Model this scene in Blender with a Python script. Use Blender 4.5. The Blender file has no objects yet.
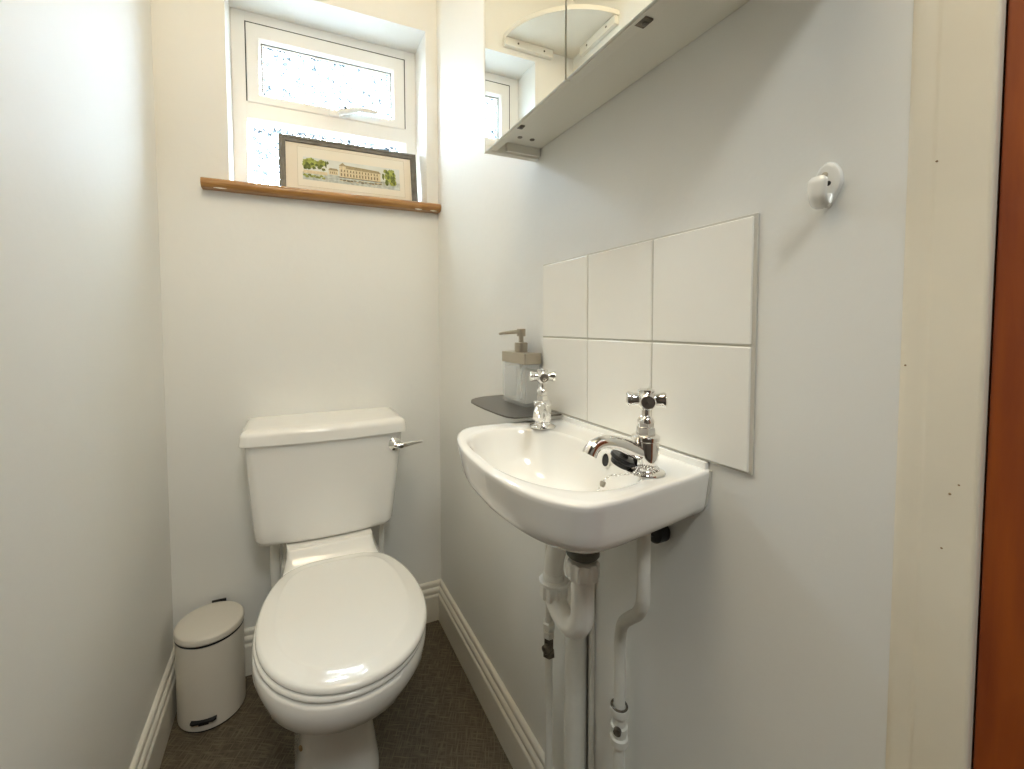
import bpy, bmesh, math, random
from mathutils import Vector, Matrix
random.seed(4)
PI = math.pi
C = bpy.context.scene.collection
H = 1.089                      # eye height above the floor
XR, XL, YB = 0.4933, -0.3391, 1.4946
CEIL = 2.42

# ------------------------------------------------------------------ materials
MATS = {}
def mat(name, col, rough=.5, metal=0, coat=0, spec=None, bump=0, bscale=200, var=0, vscale=3, trans=0, ior=1.45, emit=None):
    m = bpy.data.materials.new(name); m.use_nodes = True
    nt = m.node_tree; b = nt.nodes['Principled BSDF']
    b.inputs['Base Color'].default_value = (*col, 1)
    b.inputs['Roughness'].default_value = rough
    b.inputs['Metallic'].default_value = metal
    b.inputs['Coat Weight'].default_value = coat
    b.inputs['Coat Roughness'].default_value = .04
    b.inputs['Transmission Weight'].default_value = trans
    b.inputs['IOR'].default_value = ior
    if spec is not None: b.inputs['Specular IOR Level'].default_value = spec
    tc = nt.nodes.new('ShaderNodeTexCoord')
    if var:
        n = nt.nodes.new('ShaderNodeTexNoise'); n.inputs['Scale'].default_value = vscale; n.inputs['Detail'].default_value = 4
        nt.links.new(tc.outputs['Object'], n.inputs['Vector'])
        r = nt.nodes.new('ShaderNodeValToRGB')
        r.color_ramp.elements[0].position = .3; r.color_ramp.elements[1].position = .7
        r.color_ramp.elements[0].color = (*[c*(1-var) for c in col], 1)
        r.color_ramp.elements[1].color = (*[min(1, c*(1+var)) for c in col], 1)
        nt.links.new(n.outputs['Fac'], r.inputs['Fac']); nt.links.new(r.outputs['Color'], b.inputs['Base Color'])
    if bump:
        n = nt.nodes.new('ShaderNodeTexNoise'); n.inputs['Scale'].default_value = bscale; n.inputs['Detail'].default_value = 3
        nt.links.new(tc.outputs['Object'], n.inputs['Vector'])
        bp = nt.nodes.new('ShaderNodeBump'); bp.inputs['Strength'].default_value = bump; bp.inputs['Distance'].default_value = .002
        nt.links.new(n.outputs['Fac'], bp.inputs['Height']); nt.links.new(bp.outputs['Normal'], b.inputs['Normal'])
    MATS[name] = m
    return m

paint = mat('wall_paint', (.84, .84, .81), .6, bump=.25, bscale=38, var=.012, vscale=2.5)
ceilm = mat('ceiling_paint', (.89, .88, .85), .7, bump=.1, bscale=60)
gloss = mat('white_gloss_paint', (.82, .795, .72), .28, bump=.12, bscale=30, var=.02, vscale=9)
jambm = mat('cream_joinery_paint', (.85, .79, .655), .35, bump=.3, bscale=26, var=.05, vscale=6)
ceram = mat('white_ceramic', (.93, .92, .885), .07, coat=.5)
seatm = mat('white_seat_plastic', (.94, .935, .90), .12, coat=.3)
tilem = mat('glazed_tile', (.93, .915, .86), .12, coat=.3, bump=.25, bscale=14)
grout = mat('grout', (.62, .60, .54), .8, bump=.3, bscale=300)
chrome = mat('chrome', (.86, .85, .83), .06, metal=1)
steel = mat('brushed_steel', (.50, .45, .37), .32, metal=1, bump=.15, bscale=500)
darkst = mat('dark_metal', (.16, .15, .135), .34, metal=.8, bump=.1, bscale=400)
upvc = mat('window_plastic', (.86, .86, .84), .25, coat=.1)
gasket = mat('black_gasket', (.02, .02, .02), .6)
rubber = mat('black_rubber', (.012, .012, .014), .35)
greyr = mat('grey_rubber', (.10, .10, .08), .5)
pvc = mat('white_pipe_plastic', (.88, .87, .82), .3)
pipep = mat('painted_pipe', (.74, .73, .67), .42, bump=.4, bscale=70, var=.05, vscale=20)
brass = mat('worn_valve_metal', (.16, .14, .11), .4, metal=.6, var=.5, vscale=120)
cabm = mat('cabinet_white', (.80, .78, .70), .38)
mirr = mat('mirror_glass', (.93, .95, .93), .0, metal=1)
binm = mat('bin_enamel', (.74, .70, .62), .32, coat=.2)
framem = mat('grey_wood_frame', (.15, .14, .12), .45, bump=.4, bscale=90, var=.25, vscale=30)
mount = mat('mount_card', (.84, .77, .65), .9)
paper = mat('print_paper', (.86, .81, .70), .9)
inkline = mat('ink_line', (.55, .50, .38), .9)
leafA = mat('print_green', (.34, .38, .10), .9, var=.45, vscale=90)
leafB = mat('print_dark_green', (.14, .17, .05), .9, var=.4, vscale=120)
stone = mat('print_stone', (.72, .62, .42), .9, var=.15, vscale=120)
inkd = mat('print_ink_brown', (.20, .16, .10), .9)
roofp = mat('print_roof', (.40, .33, .20), .9, var=.2, vscale=150)
waterp = mat('print_water', (.56, .60, .56), .9, var=.25, vscale=100)
skyp = mat('print_sky', (.74, .76, .72), .9, var=.06, vscale=30)
def clear_mat(name, col, k):
    m = bpy.data.materials.new(name); m.use_nodes = True; nt = m.node_tree; b = nt.nodes['Principled BSDF']; out = nt.nodes['Material Output']
    b.inputs['Base Color'].default_value = (*col, 1); b.inputs['Roughness'].default_value = .05
    t = nt.nodes.new('ShaderNodeBsdfTransparent'); mx = nt.nodes.new('ShaderNodeMixShader'); mx.inputs['Fac'].default_value = k
    nt.links.new(t.outputs[0], mx.inputs[1]); nt.links.new(b.outputs[0], mx.inputs[2]); nt.links.new(mx.outputs[0], out.inputs['Surface']); return m
liquid = clear_mat('clear_soap', (.90, .90, .86), .30)
acryl = clear_mat('clear_acrylic', (.90, .91, .90), .20)
hookm = mat('white_enamel', (.84, .83, .79), .18, coat=.4)
hall = mat('hall_paint', (.26, .22, .18), .6)
hallc = mat('hall_ceiling_paint', (.45, .43, .40), .7)
spot = mat('chipped_wood', (.30, .20, .10), .8)

# oak sill and varnished door: stretched grain
def grain(name, c0, c1, rough, stretch, scale, coat=.3):
    m = bpy.data.materials.new(name); m.use_nodes = True; nt = m.node_tree; b = nt.nodes['Principled BSDF']
    tc = nt.nodes.new('ShaderNodeTexCoord'); mp = nt.nodes.new('ShaderNodeMapping'); mp.inputs['Scale'].default_value = stretch
    n = nt.nodes.new('ShaderNodeTexNoise'); n.inputs['Scale'].default_value = scale; n.inputs['Detail'].default_value = 7; n.inputs['Distortion'].default_value = .6
    r = nt.nodes.new('ShaderNodeValToRGB'); r.color_ramp.elements[0].position = .3; r.color_ramp.elements[1].position = .72
    r.color_ramp.elements[0].color = (*c0, 1); r.color_ramp.elements[1].color = (*c1, 1)
    L = nt.links.new
    L(tc.outputs['Object'], mp.inputs['Vector']); L(mp.outputs['Vector'], n.inputs['Vector']); L(n.outputs['Fac'], r.inputs['Fac'])
    L(r.outputs['Color'], b.inputs['Base Color']); b.inputs['Roughness'].default_value = rough; b.inputs['Coat Weight'].default_value = coat
    return m
oak = grain('varnished_oak', (.26, .115, .028), (.46, .235, .065), .35, (2.5, 30, 30), 4)
mahog = grain('red_brown_varnish', (.20, .030, .001), (.37, .080, .002), .55, (20, 20, 1.6), 3, .0)

# vinyl floor: dark olive brown with short woven dashes
def floor_mat():
    m = bpy.data.materials.new('woven_vinyl'); m.use_nodes = True; nt = m.node_tree; b = nt.nodes['Principled BSDF']; L = nt.links.new
    tc = nt.nodes.new('ShaderNodeTexCoord')
    cols = []
    for rot, sc in ((.5, (14, 160, 1)), (.5+PI/2, (14, 160, 1))):
        mp = nt.nodes.new('ShaderNodeMapping'); mp.inputs['Rotation'].default_value = (0, 0, rot); mp.inputs['Scale'].default_value = (1, 1, 1)
        mp2 = nt.nodes.new('ShaderNodeMapping'); mp2.inputs['Scale'].default_value = sc
        n = nt.nodes.new('ShaderNodeTexNoise'); n.inputs['Scale'].default_value = 1.6; n.inputs['Detail'].default_value = 2
        L(tc.outputs['Object'], mp.inputs['Vector']); L(mp.outputs['Vector'], mp2.inputs['Vector']); L(mp2.outputs['Vector'], n.inputs['Vector'])
        cols.append(n.outputs['Fac'])
    mx = nt.nodes.new('ShaderNodeMath'); mx.operation = 'MAXIMUM'; L(cols[0], mx.inputs[0]); L(cols[1], mx.inputs[1])
    r = nt.nodes.new('ShaderNodeValToRGB'); r.color_ramp.elements[0].position = .45; r.color_ramp.elements[1].position = .74
    r.color_ramp.elements[0].color = (.070, .055, .036, 1); r.color_ramp.elements[1].color = (.19, .155, .105, 1)
    L(mx.outputs[0], r.inputs['Fac']); L(r.outputs['Color'], b.inputs['Base Color'])
    b.inputs['Roughness'].default_value = .5
    return m
vinyl = floor_mat()
carpet = mat('hall_carpet', (.10, .085, .07), .95, bump=.6, bscale=400)

# obscured glass: part of the daylight passes straight, part is scattered by the pebbled face
def glass_mat():
    m = bpy.data.materials.new('obscured_glass'); m.use_nodes = True; nt = m.node_tree; L = nt.links.new
    nt.nodes.clear()
    out = nt.nodes.new('ShaderNodeOutputMaterial')
    tr = nt.nodes.new('ShaderNodeBsdfTransparent'); tl = nt.nodes.new('ShaderNodeBsdfTranslucent'); gl = nt.nodes.new('ShaderNodeBsdfGlossy')
    gl.inputs['Roughness'].default_value = .12
    tl.inputs['Color'].default_value = (.036, .043, .047, 1)
    tc = nt.nodes.new('ShaderNodeTexCoord')
    v = nt.nodes.new('ShaderNodeTexVoronoi'); v.inputs['Scale'].default_value = 105; v.feature = 'F1'
    n = nt.nodes.new('ShaderNodeTexNoise'); n.inputs['Scale'].default_value = 100; n.inputs['Distortion'].default_value = 1.5
    L(tc.outputs['Object'], v.inputs['Vector']); L(tc.outputs['Object'], n.inputs['Vector'])
    bp = nt.nodes.new('ShaderNodeBump'); bp.inputs['Strength'].default_value = .8; bp.inputs['Distance'].default_value = .003
    L(v.outputs['Distance'], bp.inputs['Height'])
    for s in (tl, gl): L(bp.outputs['Normal'], s.inputs['Normal'])
    r = nt.nodes.new('ShaderNodeValToRGB'); r.color_ramp.elements[0].position = .44; r.color_ramp.elements[1].position = .52
    r.color_ramp.elements[0].color = (.15, .15, .15, 1); r.color_ramp.elements[1].color = (1, 1, 1, 1)
    L(n.outputs['Fac'], r.inputs['Fac'])
    m1 = nt.nodes.new('ShaderNodeMixShader'); L(r.outputs['Color'], m1.inputs['Fac']); L(tr.outputs[0], m1.inputs[1]); L(tl.outputs[0], m1.inputs[2])
    m2 = nt.nodes.new('ShaderNodeMixShader'); m2.inputs['Fac'].default_value = .06; L(m1.outputs[0], m2.inputs[1]); L(gl.outputs[0], m2.inputs[2])
    L(m2.outputs[0], out.inputs['Surface'])
    return m
obsc = glass_mat()

# ------------------------------------------------------------------ mesh helpers
ORG = {}
def finish(bm, angle=38):
    bmesh.ops.remove_doubles(bm, verts=bm.verts, dist=1e-6)
    bmesh.ops.recalc_face_normals(bm, faces=bm.faces)
    for f in bm.faces: f.smooth = True
    lim = math.radians(angle)
    for e in bm.edges:
        if len(e.link_faces) == 2:
            e.smooth = e.calc_face_angle(0) < lim
def obj(name, bm, m, parent=None, loc=None, angle=38, fin=True):
    if fin: finish(bm, angle)
    me = bpy.data.meshes.new(name); 
    o = bpy.data.objects.new(name, me); C.objects.link(o)
    if parent is not None:
        org = ORG[parent.name]
        o.parent = parent
    else:
        org = Vector(loc) if loc is not None else Vector((0, 0, 0))
        o.location = org
    ORG[o.name] = org
    bmesh.ops.translate(bm, verts=bm.verts, vec=-org)
    bm.to_mesh(me); bm.free()
    for mm in (m if isinstance(m, (list, tuple)) else [m]): me.materials.append(mm)
    if fin:
        wn = o.modifiers.new('weighted', 'WEIGHTED_NORMAL'); wn.keep_sharp = True; wn.weight = 60
    return o
def thing(name, label, cat, loc, group=None, rot=None):
    o = bpy.data.objects.new(name, None); C.objects.link(o); o.empty_display_size = .05
    o.location = loc; o['label'] = label; o['category'] = cat
    if group: o['group'] = group
    ORG[o.name] = Vector(loc)
    if rot: o.rotation_euler = rot
    return o
def tag(o, label, cat, group=None):
    o['label'] = label; o['category'] = cat
    if group: o['group'] = group
    return o
def struct(name, bm, m, loc=(0, 0, 0), angle=38, fin=True):
    if not fin: bmesh.ops.recalc_face_normals(bm, faces=bm.faces)
    o = obj(name, bm, m, None, loc, angle, fin); o['kind'] = 'structure'; return o

def NB(): return bmesh.new()
def box(bm, x0, x1, y0, y1, z0, z1, bev=0, seg=2, mi=0):
    vs = [bm.verts.new((x, y, z)) for x in (x0, x1) for y in (y0, y1) for z in (z0, z1)]
    idx = [(0, 1, 3, 2), (4, 6, 7, 5), (0, 4, 5, 1), (2, 3, 7, 6), (0, 2, 6, 4), (1, 5, 7, 3)]
    fs = [bm.faces.new([vs[i] for i in q]) for q in idx]
    for f in fs: f.material_index = mi
    if bev:
        es = list({e for f in fs for e in f.edges})
        r = bmesh.ops.bevel(bm, geom=es, offset=bev, segments=seg, profile=.5, affect='EDGES')
        for f in r['faces']: f.material_index = mi
    return fs
def loft(bm, rings, cap0=True, cap1=True, closed=True, mi=0):
    R = [[bm.verts.new(p) for p in r] for r in rings]
    n = len(R[0])
    for a, b in zip(R, R[1:]):
        for i in range(n if closed else n-1):
            j = (i+1) % n
            f = bm.faces.new((a[i], a[j], b[j], b[i])); f.material_index = mi
    if cap0: f = bm.faces.new(R[0][::-1]); f.material_index = mi
    if cap1: f = bm.faces.new(R[-1]); f.material_index = mi
    return R
def frame(d):
    d = d.normalized(); u = Vector((0, 0, 1)) if abs(d.z) < .9 else Vector((1, 0, 0))
    a = d.cross(u).normalized(); return a, d.cross(a).normalized()
def smooth_path(pts, sub=6):
    P = [Vector(p) for p in pts]; out = []
    P = [P[0]*2-P[1]] + P + [P[-1]*2-P[-2]]
    for i in range(1, len(P)-2):
        for k in range(sub):
            t = k/sub; p0, p1, p2, p3 = P[i-1:i+3]
            out.append(.5*((2*p1)+(p2-p0)*t+(2*p0-5*p1+4*p2-p3)*t*t+(3*p1-p0-3*p2+p3)*t**3))
    out.append(P[-2]); return out
def tube(bm, pts, rad, n=18, sub=0, cap=True, mi=0):
    P = smooth_path(pts, sub) if sub else [Vector(p) for p in pts]
    if callable(rad): rr = [rad(i/(len(P)-1)) for i in range(len(P))]
    elif isinstance(rad, (list, tuple)): rr = list(rad)
    else: rr = [rad]*len(P)
    t0 = (P[1]-P[0]).normalized(); a, b = frame(t0); rings = []
    for i, p in enumerate(P):
        t = (P[min(i+1, len(P)-1)]-P[max(i-1, 0)]).normalized()
        a = (a-t*a.dot(t)).normalized(); b = t.cross(a)
        rings.append([p+(a*math.cos(2*PI*k/n)+b*math.sin(2*PI*k/n))*rr[i] for k in range(n)])
    loft(bm, rings, cap, cap, mi=mi)
def lathe(bm, prof, c=(0, 0, 0), n=32, axis=(0, 0, 1), mi=0, sx=1, sy=1):
    c = Vector(c); d = Vector(axis).normalized()
    if abs(d.z) > .99: a, b = Vector((1, 0, 0)), Vector((0, 1, 0))*(1 if d.z > 0 else -1)
    else: a, b = frame(d)
    rings = [[c+d*z+(a*math.cos(2*PI*k/n)*sx+b*math.sin(2*PI*k/n)*sy)*max(r, 1e-4) for k in range(n)] for r, z in prof]
    loft(bm, rings, mi=mi)
def ribbed(bm, c, r, h, n=40, axis=(0, 0, 1), dr=.0024):
    c = Vector(c); d = Vector(axis).normalized(); a, b = frame(d); rings = []
    for rr, z in ((r*.9, 0), (r, h*.12), (r, h*.88), (r*.9, h)):
        rings.append([c+d*z+(a*math.cos(2*PI*k/n)+b*math.sin(2*PI*k/n))*(rr-(dr if k % 4 < 2 else 0)) for k in range(n)])
    loft(bm, rings)
def prism_y(bm, prof, y0, y1):       # profile in (x, z), extruded along y
    loft(bm, [[(x, y0, z) for x, z in prof], [(x, y1, z) for x, z in prof]])
def prism_x(bm, prof, x0, x1):       # profile in (y, z), extruded along x
    loft(bm, [[(x0, y, z) for y, z in prof], [(x1, y, z) for y, z in prof]])

# ------------------------------------------------------------------ the setting
bm = NB(); box(bm, XL-.12, XR+.12, .15, YB+.30, -.06, 0); struct('floor', bm, vinyl)
bm = NB(); box(bm, -1.3, 1.5, -1.5, .15, -.06, 0); struct('floor_hall', bm, carpet)
bm = NB(); box(bm, XL-.12, XR+.12, .17, YB+.30, CEIL, CEIL+.05); struct('ceiling', bm, ceilm)
bm = NB(); box(bm, -1.3, 1.5, -1.5, .17, CEIL, CEIL+.05); struct('ceiling_hall', bm, hallc)
# left wall with a slightly uneven plastered face
bm = NB(); box(bm, XL-.12, XL, .19, YB+.25, 0, CEIL); struct('wall_left', bm, paint)
bm = NB(); box(bm, XR, XR+.12, .1935, YB+.25, 0, CEIL); struct('wall_right', bm, paint)
WX0, WX1, WZ0, WZ1, RD = -.1602, .4522, H+.400, H+1.0285, .1358
bm = NB()
y0, y1 = YB, YB+.235
for a, b, c, e in ((XL, WX0, 0, CEIL), (WX1, XR, 0, CEIL), (WX0, WX1, 0, WZ0), (WX0, WX1, WZ1, CEIL)):
    box(bm, a, b, y0, y1, c, e)
struct('wall_back', bm, paint, fin=False)
# wall over and beside the doorway, hall beyond
bm = NB()
box(bm, -1.3, XL, .15, .19, 0, CEIL); box(bm, XR+.0125, 1.5, .15, .1925, 0, CEIL); box(bm, XL, XR, .15, .19, 2.06, CEIL)
struct('wall_front', bm, hall, fin=False)
bm = NB(); box(bm, -1.3, 1.5, -1.6, -1.5, 0, CEIL); struct('wall_hall_end', bm, hall)
bm = NB(); box(bm, -1.4, -1.3, -1.6, .19, 0, CEIL); struct('wall_hall_left', bm, hall)
bm = NB(); box(bm, 1.5, 1.6, -1.6, .19, 0, CEIL); struct('wall_hall_right', bm, hall)

# skirting
SK = [(0, 0), (.018, 0), (.018, .088), (.0165, .094), (.0125, .097), (.0125, .102), (.0150, .106), (.0155, .112), (.0125, .118), (.0085, .121), (.0085, .126),
      (.0100, .130), (.0095, .136), (.006, .1405), (0, .1415)]
bm = NB(); prism_y(bm, [(XR-d, z) for d, z in SK], .20, YB); struct('baseboard_right', bm, gloss, angle=50)
bm = NB(); prism_y(bm, [(XL+d, z) for d, z in SK], .20, YB); struct('baseboard_left', bm, gloss, angle=50)
bm = NB(); prism_x(bm, [(YB-d, z) for d, z in SK], XL+.001, XR-.001); struct('baseboard_back', bm, gloss, angle=50)

# right door lining with stop, paint chips
bm = NB()
prism = [(.1985, XR+.0002), (.1970, XR-.0008), (.1930, XR-.0016), (.1870, XR-.0014), (.1835, XR-.0008), (.1805, XR-.0010), (.1785, XR-.0020), (.150, XR-.0030), (.1475, XR-.0022), (.1465, XR-.0004), (.1465, XR+.012), (.197, XR+.012)]
loft(bm, [[(x, y, 0) for y, x in prism], [(x, y, 2.06) for y, x in prism]])
o = struct('trim_1', bm, jambm, angle=60)
bm = NB()
for u, y, z in ((0, .1788, 1.222), (0, .1938, 1.052), (0, .163, .949), (0, .158, .958), (0, .1665, .902)):
    lathe(bm, [(.0001, 0), (.0008+random.random()*.0005, .0002), (.0006, .0006), (.0001, .0008)], (XR-.0024, y, z), 8, (-1, .0, 0))
obj('paint_chip', bm, spot, o)
bm = NB(); box(bm, XL, XL+.004, .148, .195, 0, 2.06, .001); struct('trim_2', bm, jambm)
bm = NB(); box(bm, XL+.004, XR-.005, .148, .192, 2.045, 2.06, .001); struct('trim_3', bm, jambm)

# door, opened outwards on its right-hand hinges
dr = bpy.data.objects.new('door_1', None); C.objects.link(dr); dr.location = (XR+.02, .139, .005); dr['kind'] = 'structure'; ORG[dr.name] = Vector(dr.location)
bm = NB(); X0 = XR+.0030
box(bm, X0, X0+.038, -.62, .1455, .008, 2.04, .002)
obj('door_leaf', bm, mahog, dr)
for zz in (.25, 1.75):
    bm = NB(); tube(bm, [(X0+.040, .1440, zz-.04), (X0+.040, .1440, zz+.04)], .0028, 12); obj('hinge', bm, steel, dr)
bm = NB(); lathe(bm, [(.025, 0), (.025, .004), (.009, .006), (.009, .03), (.022, .04), (.026, .052), (.02, .064), (.001, .068)], (X0, -.56, 1.0), 28, (-1, 0, 0)); obj('door_knob', bm, chrome, dr)

# ------------------------------------------------------------------ window
YF = YB+RD                                   # face of the frame
w = bpy.data.objects.new('window_1', None); C.objects.link(w); w.location = ((WX0+WX1)/2, YF, H+.43); w['kind'] = 'structure'; ORG[w.name] = Vector(w.location)
ZB, ZT = H+.4285, WZ1
SX0, SX1, SZ0, SZ1 = -.1162, .4085, H+.737, H+.9932
LX0, LX1, LZ0, LZ1 = -.1140, .4090, H+.475, H+.682
def rect_frame(bm, o, i, yo, yi, y1):        # outer rect, inner rect (x0,x1,z0,z1); sloped face from yo to yi
    def rg(r, y): return [(r[0], y, r[2]), (r[1], y, r[2]), (r[1], y, r[3]), (r[0], y, r[3])]
    rings = [rg(o, y1), rg(o, yo), rg(i, yi), rg(i, y1)]
    R = [[bm.verts.new(p) for p in r] for r in rings]
    for a, b in ((0, 1), (1, 2), (2, 3), (3, 0)):
        for k in range(4):
            j = (k+1) % 4; bm.faces.new((R[a][k], R[a][j], R[b][j], R[b][k]))
bm = NB()
e = .0003
box(bm, WX0+e, SX0-.0035, YF, YF+.06, ZB, ZT-e, .0015); box(bm, SX1+.0035, WX1-e, YF, YF+.06, ZB, ZT-e, .0015)
box(bm, SX0-.004, SX1+.004, YF+.0002, YF+.06, SZ1+.004, ZT-e, .0015)
box(bm, SX0-.004, SX1+.004, YF+.0002, YF+.06, LZ1+.006, SZ0+.004, .0005)
box(bm, SX0-.004, SX1+.004, YF+.0002, YF+.06, ZB, LZ0, .0015)
obj('window_frame', bm, upvc, w)
# glazing bead of the lower light
bm = NB(); rect_frame(bm, (LX0-.004, LX1+.004, LZ0-.006, LZ1+.008), (LX0+.006, LX1-.006, LZ0+.006, LZ1-.004), YF+.004, YF+.022, YF+.03); obj('glazing_bead', bm, upvc, w)
# opening sash
sa = NB(); GX0, GX1, GZ0, GZ1 = -.0735, .3625, H+.772, H+.943
def rg(r, y): return [(r[0], y, r[2]), (r[1], y, r[2]), (r[1], y, r[3]), (r[0], y, r[3])]
so = (SX0, SX1, SZ0, SZ1); s1 = (SX0+.003, SX1-.003, SZ0+.003, SZ1-.003); g0 = (GX0-.007, GX1+.007, GZ0-.007, GZ1+.007); g1 = (GX0, GX1, GZ0, GZ1)
R = [[sa.verts.new(p) for p in r] for r in (rg(so, YF+.04), rg(so, YF-.001), rg(s1, YF-.0035), rg(g0, YF-.0025), rg(g1, YF+.009), rg(g1, YF+.04))]
for a in range(6):
    b = (a+1) % 6
    for k in range(4):
        j = (k+1) % 4; sa.faces.new((R[a][k], R[a][j], R[b][j], R[b][k]))
sash = obj('sash', sa, upvc, w, angle=20)
bm = NB(); rect_frame(bm, (SX0-.0035, SX1+.0035, SZ0+.0015, SZ1+.0040), (SX0+.002, SX1-.002, SZ0+.004, SZ1-.002), YF+.0005, YF+.0005, YF+.012); obj('gasket', bm, gasket, w)
bm = NB(); rect_frame(bm, (GX0-.003, GX1+.003, GZ0-.003, GZ1+.003), (GX0+.0016, GX1-.0016, GZ0+.0016, GZ1-.0016), YF+.0145, YF+.0145, YF+.02); obj('gasket', bm, gasket, sash)
bm = NB(); rect_frame(bm, (GX0-.003, GX1+.003, GZ0-.003, GZ1+.003), (GX0+.005, GX1-.005, GZ0+.005, GZ1-.005), YF+.0165, YF+.0165, YF+.022); obj('spacer_bar', bm, upvc, sash)
bm = NB(); box(bm, GX0-.003, GX1+.003, YF+.024, YF+.028, GZ0-.003, GZ1+.003); obj('glass_pane', bm, obsc, sash)
bm = NB(); box(bm, LX0-.004, LX1+.004, YF+.030, YF+.034, LZ0-.004, LZ1+.005); obj('glass_pane', bm, obsc, w)
HY = YF+.0095
# espag handle
hz = H+.749
bm = NB(); box(bm, .137, .212, HY-.022, HY-.0132, hz-.012, hz+.010, .003, 3)
lathe(bm, [(.011, 0), (.0115, .004), (.010, .012), (.001, .014)], (.176, HY-.020, hz+.001), 24, (0, -1, 0))
ho = obj('handle', bm, upvc, w)
bm = NB(); tube(bm, [(.176, HY-.031, hz+.001), (.190, HY-.036, hz+.003), (.212, HY-.038, hz+.012), (.240, HY-.039, hz+.018), (.275, HY-.039, hz+.019), (.300, HY-.038, hz+.018)], [.0105, .0105, .0095, .0085, .0085, .0070], 16, 0)
obj('handle_lever', bm, upvc, ho)
bm = NB(); lathe(bm, [(.004, 0), (.004, .002), (.001, .0022)], (.190, HY-.0445, hz+.012), 16, (0, -1, 0)); obj('key_hole', bm, gasket, ho)

# oak sill board
SZT = H+.4285
bm = NB()
r = .013
nose = [(YB-.038+r-r*math.cos(t), SZT-.014+.014*math.sin(t)) for t in [PI/2-PI*k/10 for k in range(11)]]
prof = [(YB-.0002, SZT)]+nose+[(YB-.0002, SZT-.028)]
prism_x(bm, prof, -.2291, XR-.001)
box(bm, WX0+.001, WX1-.001, YB-.001, YF-.0005, SZT-.028, SZT)
so_ = struct('trim_4', bm, oak, angle=60)
bm = NB()
for a, b in ((-.198, -.165), (.40, .425), (.455, .478)):
    tube(bm, [(a, YB-.030, SZT-.0268), ((a+b)/2, YB-.0305, SZT-.0270), (b, YB-.030, SZT-.0268)], [.0008, .0022, .0008], 8)
obj('paint_smear', bm, gloss, so_)

# ------------------------------------------------------------------ picture on the sill (built in its own frame, then leaned back)
PW_, PH_ = .463, .206
pic = thing('framed_picture', 'small grey-framed watercolour print of a riverside building, leaning on the oak window sill', 'picture', (-.026, 1.553, SZT+.003), rot=(-math.radians(9), 0, 0))
ORG[pic.name] = Vector((0, 0, 0))
bm = NB()
fw = .0205
prf = [(0, .016), (0, .002), (.003, 0), (.008, .001), (.0095, .003), (fw-.002, .003), (fw, .006), (fw, .016)]
rings = []
for dd, yy in prf:
    rings.append([(dd, yy, dd), (PW_-dd, yy, dd), (PW_-dd, yy, PH_-dd), (dd, yy, PH_-dd)])
R = [[bm.verts.new(p) for p in q] for q in rings]
for a in range(len(R)):
    b = (a+1) % len(R)
    for k in range(4):
        j = (k+1) % 4; bm.faces.new((R[a][k], R[a][j], R[b][j], R[b][k]))
obj('frame', bm, framem, pic, angle=25)
bm = NB(); box(bm, fw-.002, PW_-fw+.002, .008, .014, fw-.002, PH_-fw+.002); obj('mount', bm, mount, pic)
# print: ruled border and the watercolour, thin layers of pigment on paper
bm = NB()
IX0, IX1, IZ0, IZ1 = .062, .412, .048, .165
pm = [paper, inkline, skyp, waterp, leafA, leafB, stone, roofp, inkd]
LAY = [0]
def flat(pts, mi):
    LAY[0] += 1; y = .0078-.000012*LAY[0]
    f = bm.faces.new([bm.verts.new((x, y, z)) for x, z in pts]); f.material_index = mi
def rct(a, b, c, d_, mi): flat([(a, c), (b, c), (b, d_), (a, d_)], mi)
def blob(cx, cz, rx, rz, mi, n=13):
    ph = random.random()*6
    flat([(cx+rx*math.cos(2*PI*k/n)*(1+.22*math.sin(3*k+ph)), cz+rz*math.sin(2*PI*k/n)*(1+.22*math.cos(4*k+ph))) for k in range(n)], mi)
rct(IX0-.006, IX1+.006, IZ0-.012, IZ1+.010, 1); rct(IX0-.005, IX1+.005, IZ0-.011, IZ1+.009, 0)
rct(IX0+.012, IX1-.012, .085, .140, 2)
rct(IX0+.010, IX1-.012, .060, .087, 3)
rct(IX0+.012, .150, .083, .094, 6)
for k in range(26): blob(.078+random.random()*.062, .108+random.random()*.022, .008, .009, 4)
for k in range(16): blob(.080+random.random()*.058, .100+random.random()*.018, .006, .005, 5)
for k in range(9): blob(.078+k*.0075, .078-random.random()*.008, .006, .004, 4)
blob(.146, .122, .003, .013, 5); blob(.152, .128, .003, .006, 5)
rct(.155, .185, .088, .104, 6); flat([(.153, .104), (.187, .104), (.182, .111), (.158, .111)], 7)
for k in range(4): rct(.160+k*.006, .162+k*.006, .092, .099, 8)
rct(.190, .330, .084, .116, 6); flat([(.188, .116), (.333, .113), (.325, .122), (.196, .129)], 7)
rct(.190, .212, .084, .124, 6); flat([(.188, .124), (.214, .124), (.201, .136)], 7)
for k in range(13):
    rct(.195+k*.0102, .198+k*.0102, .103, .111, 8); rct(.195+k*.0102, .1985+k*.0102, .088, .098, 8)
rct(.186, .336, .0815, .0838, 8)
for k in range(16): blob(.195+k*.009, .076-random.random()*.006, .0045, .003, 7 if k % 2 else 6)
for k in range(12): rct(.190+k*.012, .199+k*.012, .068+random.random()*.006, .0692+random.random()*.002+.004, 8)
for k in range(34): blob(.348+random.random()*.034, .078+random.random()*.050, .007, .008, 4)
for k in range(18): blob(.350+random.random()*.030, .076+random.random()*.048, .004, .006, 5)
blob(.340, .105, .004, .012, 5)
for k in range(10): rct(.085+random.random()*.26, .10+random.random()*.27, .062+k*.0018, .0625+k*.0018, 3 if k % 2 else 2)
bmesh.ops.recalc_face_normals(bm, faces=bm.faces)
obj('print', bm, pm, pic, fin=False)

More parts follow.
